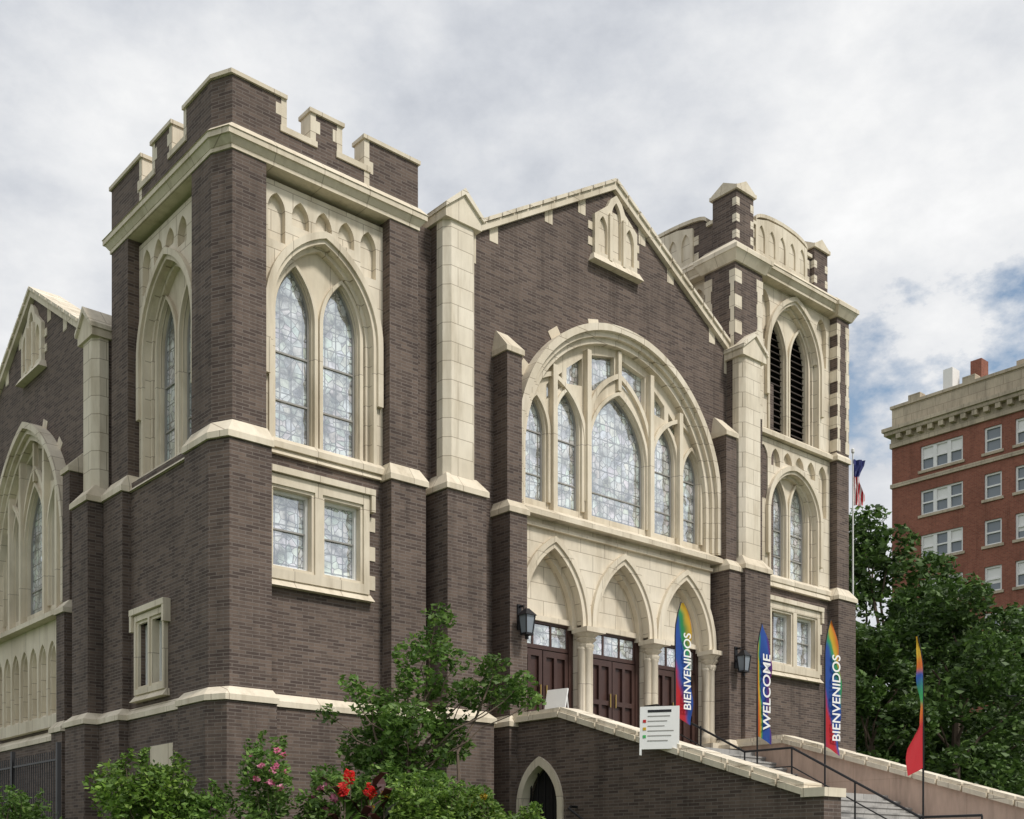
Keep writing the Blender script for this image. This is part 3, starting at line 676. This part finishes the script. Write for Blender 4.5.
def tree(name,x,y,zg,top,R,n,size,mat,lobes=14,low=.35,thr=-.12,sq=1.0):
    b=Bd(name); H=top-zg; cl=[]
    limb(b,(x,y,zg),(x,y,zg+H*.5),.035*H*.6,.022*H*.6,.05)
    for i in range(lobes):
        t=i/(lobes-1); z=zg+H*(low+(.92-low)*t); a=i*2.4+random.random(); rr=R*(.62*math.sin(math.pi*min(1,.22+t*.72)))
        lr=R*random.uniform(.30,.48)*(1-.3*t)
        c=(x+math.cos(a)*rr,y+math.sin(a)*rr,z,lr,lr,lr*.8*sq); cl.append(c)
        limb(b,(x,y,zg+H*max(.2,min(.5,t*.6))),c[:3],.012*H*.5,.02,.3)
    leafcloud(b,'crown',mat,cl,n,size,thr); b.finish(recalc=False)
tree('shade_tree',33.5,6.2,-.15,15.3,4.4,27000,.16,LEAFD,20,.2)
tree('shade_tree',31.2,1.6,-.15,10.6,4.2,26000,.14,LEAFD,18,.08)
tree('shade_tree',44.5,5.0,-.15,12.6,5.2,22000,.19,LEAFD,16,.12)
tree('shade_tree',27.6,3.0,-.15,8.6,2.9,15000,.13,LEAFD,13,.08)
tree('shade_tree',50,12,-.15,13.5,6.0,16000,.24,LEAFD,14,.1)
tree('shade_tree',38.5,-1.0,-.15,8.2,4.6,22000,.15,LEAFD,16,.05)
b=Bd('ornamental_tree'); tx,ty=1.4,-3.9
R_=Vector((.7536,-.6574,0)); Fd=Vector((.6574,.7536,0))
def loc(r,f,z): v=Vector((tx,ty,0))+R_*r+Fd*f; return (v.x,v.y,z)
cl=[]
for r,f,z,s in ((-.9,0,1.3,.45),(-.6,.4,2.0,.5),(-.3,-.3,1.2,.55),(.1,.3,1.6,.5),(-.45,.1,2.7,.38),(-.85,-.2,2.95,.26),(.1,-.2,2.3,.5),(.3,.2,3.1,.42),(.5,.1,3.75,.36),(.65,-.1,4.2,.26),(.1,.0,3.6,.25),
   (1.0,-.2,3.4,.28),(1.15,.1,2.9,.36),(1.6,0,3.35,.28),(1.75,.2,2.95,.36),(2.1,-.1,3.05,.26),(2.25,.1,2.75,.24),(.8,.2,2.0,.42),(.5,-.4,1.2,.42),(-1.3,.2,1.5,.26),(.85,.1,2.5,.36),(-1.25,-.2,2.5,.2),(.2,.0,.8,.5),(-.5,.2,.8,.5),(-.1,.1,2.0,.5)):
    c=loc(r,f,z); cl.append((*c,s*1.08,s*1.08,s*.85))
for k,c in enumerate(cl):
    mid=loc(.12*c[2]*.4,0,.4+.4*c[2]); 
    limb(b,mid,c[:3],.022,.006,.35)
for dx,tp_ in ((-.1,(-.5,0,2.6)),(0,(.5,.1,3.7)),(.1,(1.6,0,3.2)),(.05,(.1,.2,2.9))):
    limb(b,loc(dx,0,-.3),loc(*tp_),.055,.012,.25,8)
leafcloud(b,'crown',LEAF,cl,11500,.064,-.22,2.2,.3); b.finish(recalc=False)
def bush(name,x,y,r,top,n,size,mat,flowers=None,nf=0):
    b=Bd(name); cl=[]
    for i in range(7): a=i*.9; rr=r*random.uniform(.2,.6); h=random.uniform(.35,.72)*top; cl.append((x+math.cos(a)*rr,y+math.sin(a)*rr,h,r*.45,r*.45,min(h+.2,top-h)*1.0))
    for c in cl: limb(b,(x,y,-.3),c[:3],.012,.004,.3,4)
    for i in range(9):  # stray shoots break up the outline
        c=random.choice(cl); p=Vector((c[0]+random.uniform(-.6,.6)*c[3],c[1]+random.uniform(-.6,.6)*c[4],c[2]+c[5]*random.uniform(.9,1.25)))
        limb(b,c[:3],p,.006,.003,.2,3); leafcloud(b,'leaves',mat,[(p.x,p.y,p.z,.06,.06,.11)],26,size*.9,-2)
    leafcloud(b,'leaves',mat,cl,n,size,-.2,3.0,.4)
    if flowers:
        for i in range(nf):
            c=random.choice(cl); p=Vector((c[0]+random.uniform(-1,1)*c[3],c[1]-abs(random.uniform(0,1))*c[4],c[2]+random.uniform(.2,1.1)*c[5]))
            leafcloud(b,'flowers',flowers,[(p.x,p.y,p.z,.05,.05,.04)],30,.032,-2)
    b.finish(recalc=False)
bush('garden_shrub',-3.2,-3.85,.85,1.45,5000,.05,LEAFB)
bush('garden_shrub',-2.5,-4.4,.6,1.0,2800,.045,LEAF)
bush('rose_bush',-1.85,-5.0,.55,1.7,2400,.05,LEAF,PINK,13)
bush('rose_bush',-1.2,-5.5,.4,1.1,1500,.05,LEAF,PINK,7)
bush('garden_shrub',.0,-6.5,.65,1.12,3600,.045,LEAFB)
bush('garden_shrub',.6,-7.0,.6,.95,3000,.045,LEAFB,YEL,5)
bush('garden_shrub',1.4,-5.6,.8,1.05,3600,.05,LEAF)
bush('garden_shrub',3.2,-5.0,.8,.85,3000,.05,LEAFB)
bush('garden_shrub',-4.6,-2.6,.7,.9,2500,.05,LEAF)
bush('garden_shrub',-5.6,.2,.6,1.0,2200,.05,LEAF)
b=Bd('canna_lily')
for i in range(9):
    x=-.8+random.uniform(-.35,.35); y0=-5.9+random.uniform(-.3,.3); h=random.uniform(.9,1.2)
    b.tube('stems',BARK,[(x,y0,-.3),(x+random.uniform(-.05,.05),y0,h)],[.014,.008],5)
    for k in range(5):
        z=.2+k*(h-.2)/5; a=random.random()*6.28; L=.38; d=Vector((math.cos(a),math.sin(a),0)); q=Vector((-d.y,d.x,0))*.075; p=Vector((x,y0,z))
        V=[p,p+d*L*.35+q+Vector((0,0,.2)),p+d*L*.35-q+Vector((0,0,.2)),p+d*L*.75+q*.8+Vector((0,0,.3)),p+d*L*.75-q*.8+Vector((0,0,.3)),p+d*L*1.1+Vector((0,0,.26))]
        b.add('leaves',CANNA if i%3 else LEAF,[tuple(v) for v in V],[(0,1,2),(1,3,4,2),(3,5,4)])
    if i%3==0: leafcloud(b,'blooms',RED,[(x,y0,h+.1,.08,.08,.11)],80,.038,-2)
    elif i%4==1: leafcloud(b,'blooms',YEL,[(x,y0-.1,h-.15,.07,.07,.06)],50,.03,-2)
b.finish(recalc=False)
# ------------------------------------------------------------------ apartment building
ap=Bd('apartment_building'); AX=64
fr=Fr(AX,0,'S'); cols=[(18.4,21.5,3),(15.7,16.9,1),(13.6,14.8,1),(8.6,11.7,3),(5.6,6.8,1),(3.4,4.6,1),(-1.5,1.6,3),(-5,-3.8,1)]
holes=[]
for k in range(9):
    zc=28.0-3.1*k
    for a,b_,n in cols:
        z0,z1=zc-.85,zc+.85; holes.append(rect(a,b_,z0,z1))
        ap.box('window_glass',PANE,fr,a,b_,.22,.24,z0,z1)
        w=(b_-a)/n
        for i in range(n):
            x=a+i*w
            for q in (rect(x,x+.13,z0,z1),rect(x+w-.13,x+w,z0,z1),rect(x+.13,x+w-.13,z0,z0+.12),rect(x+.13,x+w-.13,z1-.12,z1),rect(x+.13,x+w-.13,zc-.05,zc+.05)):
                ap.plate('window_frames',WHITE,fr,q,[],.10,.20)
            if random.random()<.6: ap.box('blinds',WHITE,fr,x+.13,x+w-.13,.205,.215,zc+random.choice((.05,.3,-.3)),z1-.1)
        ap.box('window_sills',CREAMB,fr,a-.15,b_+.15,-.10,.2,z0-.18,z0)
ap.plate('brick_wall',REDB,fr,rect(-8,23.7,-1.7,30),holes,0,.3)
ap.box('rear_mass',REDB,fr,-8,23.68,.31,24,-1.7,30)
for z,h,e in ((26.45,.28,.12),(29.3,.35,.15),(30.15,.25,.5),(30.4,.25,.65),(4.0,.4,.2)): ap.box('belt_course',CREAMB,fr,-8-e,23.7+e*.7,-e,24,z,z+h)
ap.box('frieze',CREAMB,fr,-8.05,23.75,-.06,24,29.65,30.15)
yy=-7.6
while yy<23.6: ap.box('dentils',CREAMB,fr,yy,yy+.35,-.45,.0,29.8,30.14); yy+=.8
ap.box('parapet',CREAMB,fr,-8,23.7,-.0,.6,30.6,32.1); ap.box('parapet',CREAMB,fr,-8.1,23.8,-.12,.7,32.1,32.3)
for yy in (21.5,17.5,13,9,5): ap.box('parapet',CREAMB,fr,yy,yy+.9,-.08,.65,32.2,32.7)
ap.box('roof_chimney',REDB,fr,18.6,19.4,3,4,30,35.0); ap.box('roof_chimney',WHITE,fr,20.2,20.9,2,3,30,34.6); ap.box('roof_chimney',CREAMB,fr,15.4,16.6,4,5.4,30,34.4)
ap.finish()
# flag pole
fp=Bd('flagpole'); px,py=25.1,2.2
fp.lathe('pole',WHITE,px,py,[(.04,-.2),(.025,14.2),(.06,14.25),(.06,14.35),(.01,14.4)],8); e=fp.finish()
m,nt,p=newmat('stars_stripes_cloth'); tc=N(nt,'ShaderNodeTexCoord'); sx=N(nt,'ShaderNodeSeparateXYZ'); nt.links.new(tc.outputs['Object'],sx.inputs[0])
st_=math_n(nt,'GREATER_THAN',math_n(nt,'SINE',math_n(nt,'MULTIPLY',sx.outputs[0],60)),0); c=mixc(nt,st_,(.7,.7,.7),(.5,.02,.03)); c=mixc(nt,math_n(nt,'GREATER_THAN',sx.outputs[2],1.0),c,(.02,.03,.15)); nt.links.new(c,p.inputs['Base Color'])
V=[];F=[]
for i in range(9):
    for k in range(7): V.append((k*.06*(1+.3*math.sin(i)),.06*math.sin(k*2+i*.5),i*.2))
for i in range(8):
    for k in range(6): a=i*7+k; F.append((a,a+1,a+8,a+7))
me=bpy.data.meshes.new('flag'); me.from_pydata(V,[],F); me.materials.append(m); o=bpy.data.objects.new('flag',me); bpy.context.collection.objects.link(o); o.location=(px,py,12.4+ZO); o.rotation_euler=(0,0,rad(-30)); o.parent=e
w=Bd('utility_wires'); w.tube('wire',BLACK,[(48,-8,7.4),(40,1,7.0),(33,10.5,7.4)],.03,5); w.finish()
# ------------------------------------------------------------------ ground
def axis(lo,hi,a,b): 
    L=[a+i for i in range(int(b-a)+1)]; s=2;v=a
    P=[]
    while v>lo: v-=s; s*=1.6; P.append(v)
    Q=[];v=b;s=2
    while v<hi: v+=s; s*=1.6; Q.append(v)
    return list(reversed(P))+L+Q
xs=axis(-900,1200,-14,26); ys=axis(-900,1200,-19,10); V=[];F=[]
def gz(x,y):
    d=max(-7-x,-9-y,0)
    if 7.0<x<16 and y<-8: d=max(d,5)
    t=min(1,d/5); t=t*t*(3-2*t); return 1.42*(1-t)
for y_ in ys:
    for x_ in xs: V.append((x_,y_,gz(x_,y_)-ZO))
nx=len(xs)
for j in range(len(ys)-1):
    for i in range(nx-1): a=j*nx+i; F.append((a,a+1,a+nx+1,a+nx))
gm,nt,p=newmat('grass_ground'); g=N(nt,'ShaderNodeNewGeometry'); n=noise_n(nt,g.outputs['Position'],3,6); c=mixc(nt,n,(.03,.06,.015),(.09,.13,.035)); nt.links.new(c,p.inputs['Base Color']); p.inputs['Roughness'].default_value=.95
def single(name,V,F,mat):
    me=bpy.data.meshes.new(name); me.from_pydata([(a,b_,c_+ZO) for a,b_,c_ in V],[],F); me.materials.append(mat); o=bpy.data.objects.new(name,me); bpy.context.collection.objects.link(o); return o
single('ground',V,F,gm)
def slab(name,x0,x1,y0,y1,z0,z1,mat): b=Bd('t'); b.box('x',mat,F0,x0,x1,y0,y1,z0-ZO,z1-ZO); V,F=list(b.parts.values())[0]; return single(name,V,F,mat)
slab('sidewalk',-200,200,-22,-18.8,-.1,.012,CONC); slab('road',-300,300,-33,-22.15,-.1,.006,ASPH); slab('kerb',-200,200,-22.15,-22,-.1,.10,CONC)
slab('lane_marking',-300,300,-27.6,-27.45,.004,.012,WHITE)
slab('walkway',7.6,15.4,-18.8,-13,-.1,.01,CONC)
# ------------------------------------------------------------------ world
wd=bpy.data.worlds.new('World'); bpy.context.scene.world=wd; wd.use_nodes=True; nt=wd.node_tree; bg=nt.nodes['Background']
SE,SR=rad(50),rad(168)
sk=N(nt,'ShaderNodeTexSky',sky_type='NISHITA'); sk.sun_disc=False; sk.sun_elevation=SE; sk.sun_rotation=SR; sk.air_density=1.0; sk.dust_density=1.5
tc=N(nt,'ShaderNodeTexCoord'); D_=tc.outputs['Generated']
n1=noise_n(nt,D_,2.6,9,.58,(1,1,1.9)); n2=noise_n(nt,D_,7.0,8,.6,(1,1,1.6))
mx=math_n(nt,'MULTIPLY_ADD',n2,.40,math_n(nt,'MULTIPLY',n1,.60))
vd=N(nt,'ShaderNodeVectorMath',operation='DOT_PRODUCT'); nt.links.new(D_,vd.inputs[0]); vd.inputs[1].default_value=(.822,.405,.400)
ang=math_n(nt,'SUBTRACT',1.0,vd.outputs['Value'])
lift=math_n(nt,'MULTIPLY_ADD',ang,-1.4,.075); lift=math_n(nt,'MAXIMUM',lift,0.0)
mb=math_n(nt,'ADD',mx,lift)
cl=ramp(nt,mb,[(.36,(5.0,5.3,5.9)),(.45,(6.6,6.85,7.3)),(.52,(7.9,8.05,8.3)),(.60,(9.2,9.25,9.3)),(.68,(10.4,10.4,10.4))])
mk=math_n(nt,'MULTIPLY_ADD',ang,-60.0,.52)
gap=math_n(nt,'ADD',mk,math_n(nt,'MULTIPLY_ADD',mx,-5.0,2.32))
gap=ramp(nt,gap,[(.40,0.0),(.70,1.0)])
skc=mixc(nt,1,sk.outputs[0],(1.8,1.7,1.5),'MULTIPLY')
fin=mixc(nt,gap,cl,skc); nt.links.new(fin,bg.inputs[0]); bg.inputs[1].default_value=.1
sl=bpy.data.lights.new('sun','SUN'); sl.energy=2.9; sl.angle=rad(10); sl.color=(1,.95,.88)
so=bpy.data.objects.new('sun',sl); bpy.context.collection.objects.link(so)
sd=Vector((math.sin(SR)*math.cos(SE),math.cos(SR)*math.cos(SE),math.sin(SE)))
so.rotation_euler=sd.to_track_quat('Z','Y').to_euler()
cd=bpy.data.cameras.new('camera'); cd.sensor_width=36; cd.lens=1149/1024*36; cd.shift_y=450.5/1024; cd.clip_end=5000
co=bpy.data.objects.new('camera',cd); bpy.context.collection.objects.link(co); co.location=(-10.278,-20.23,ZO); co.rotation_euler=(rad(90),0,rad(-41.1))
sc=bpy.context.scene; sc.camera=co
sc.view_settings.view_transform='Standard'; sc.view_settings.look='None'; sc.view_settings.exposure=0
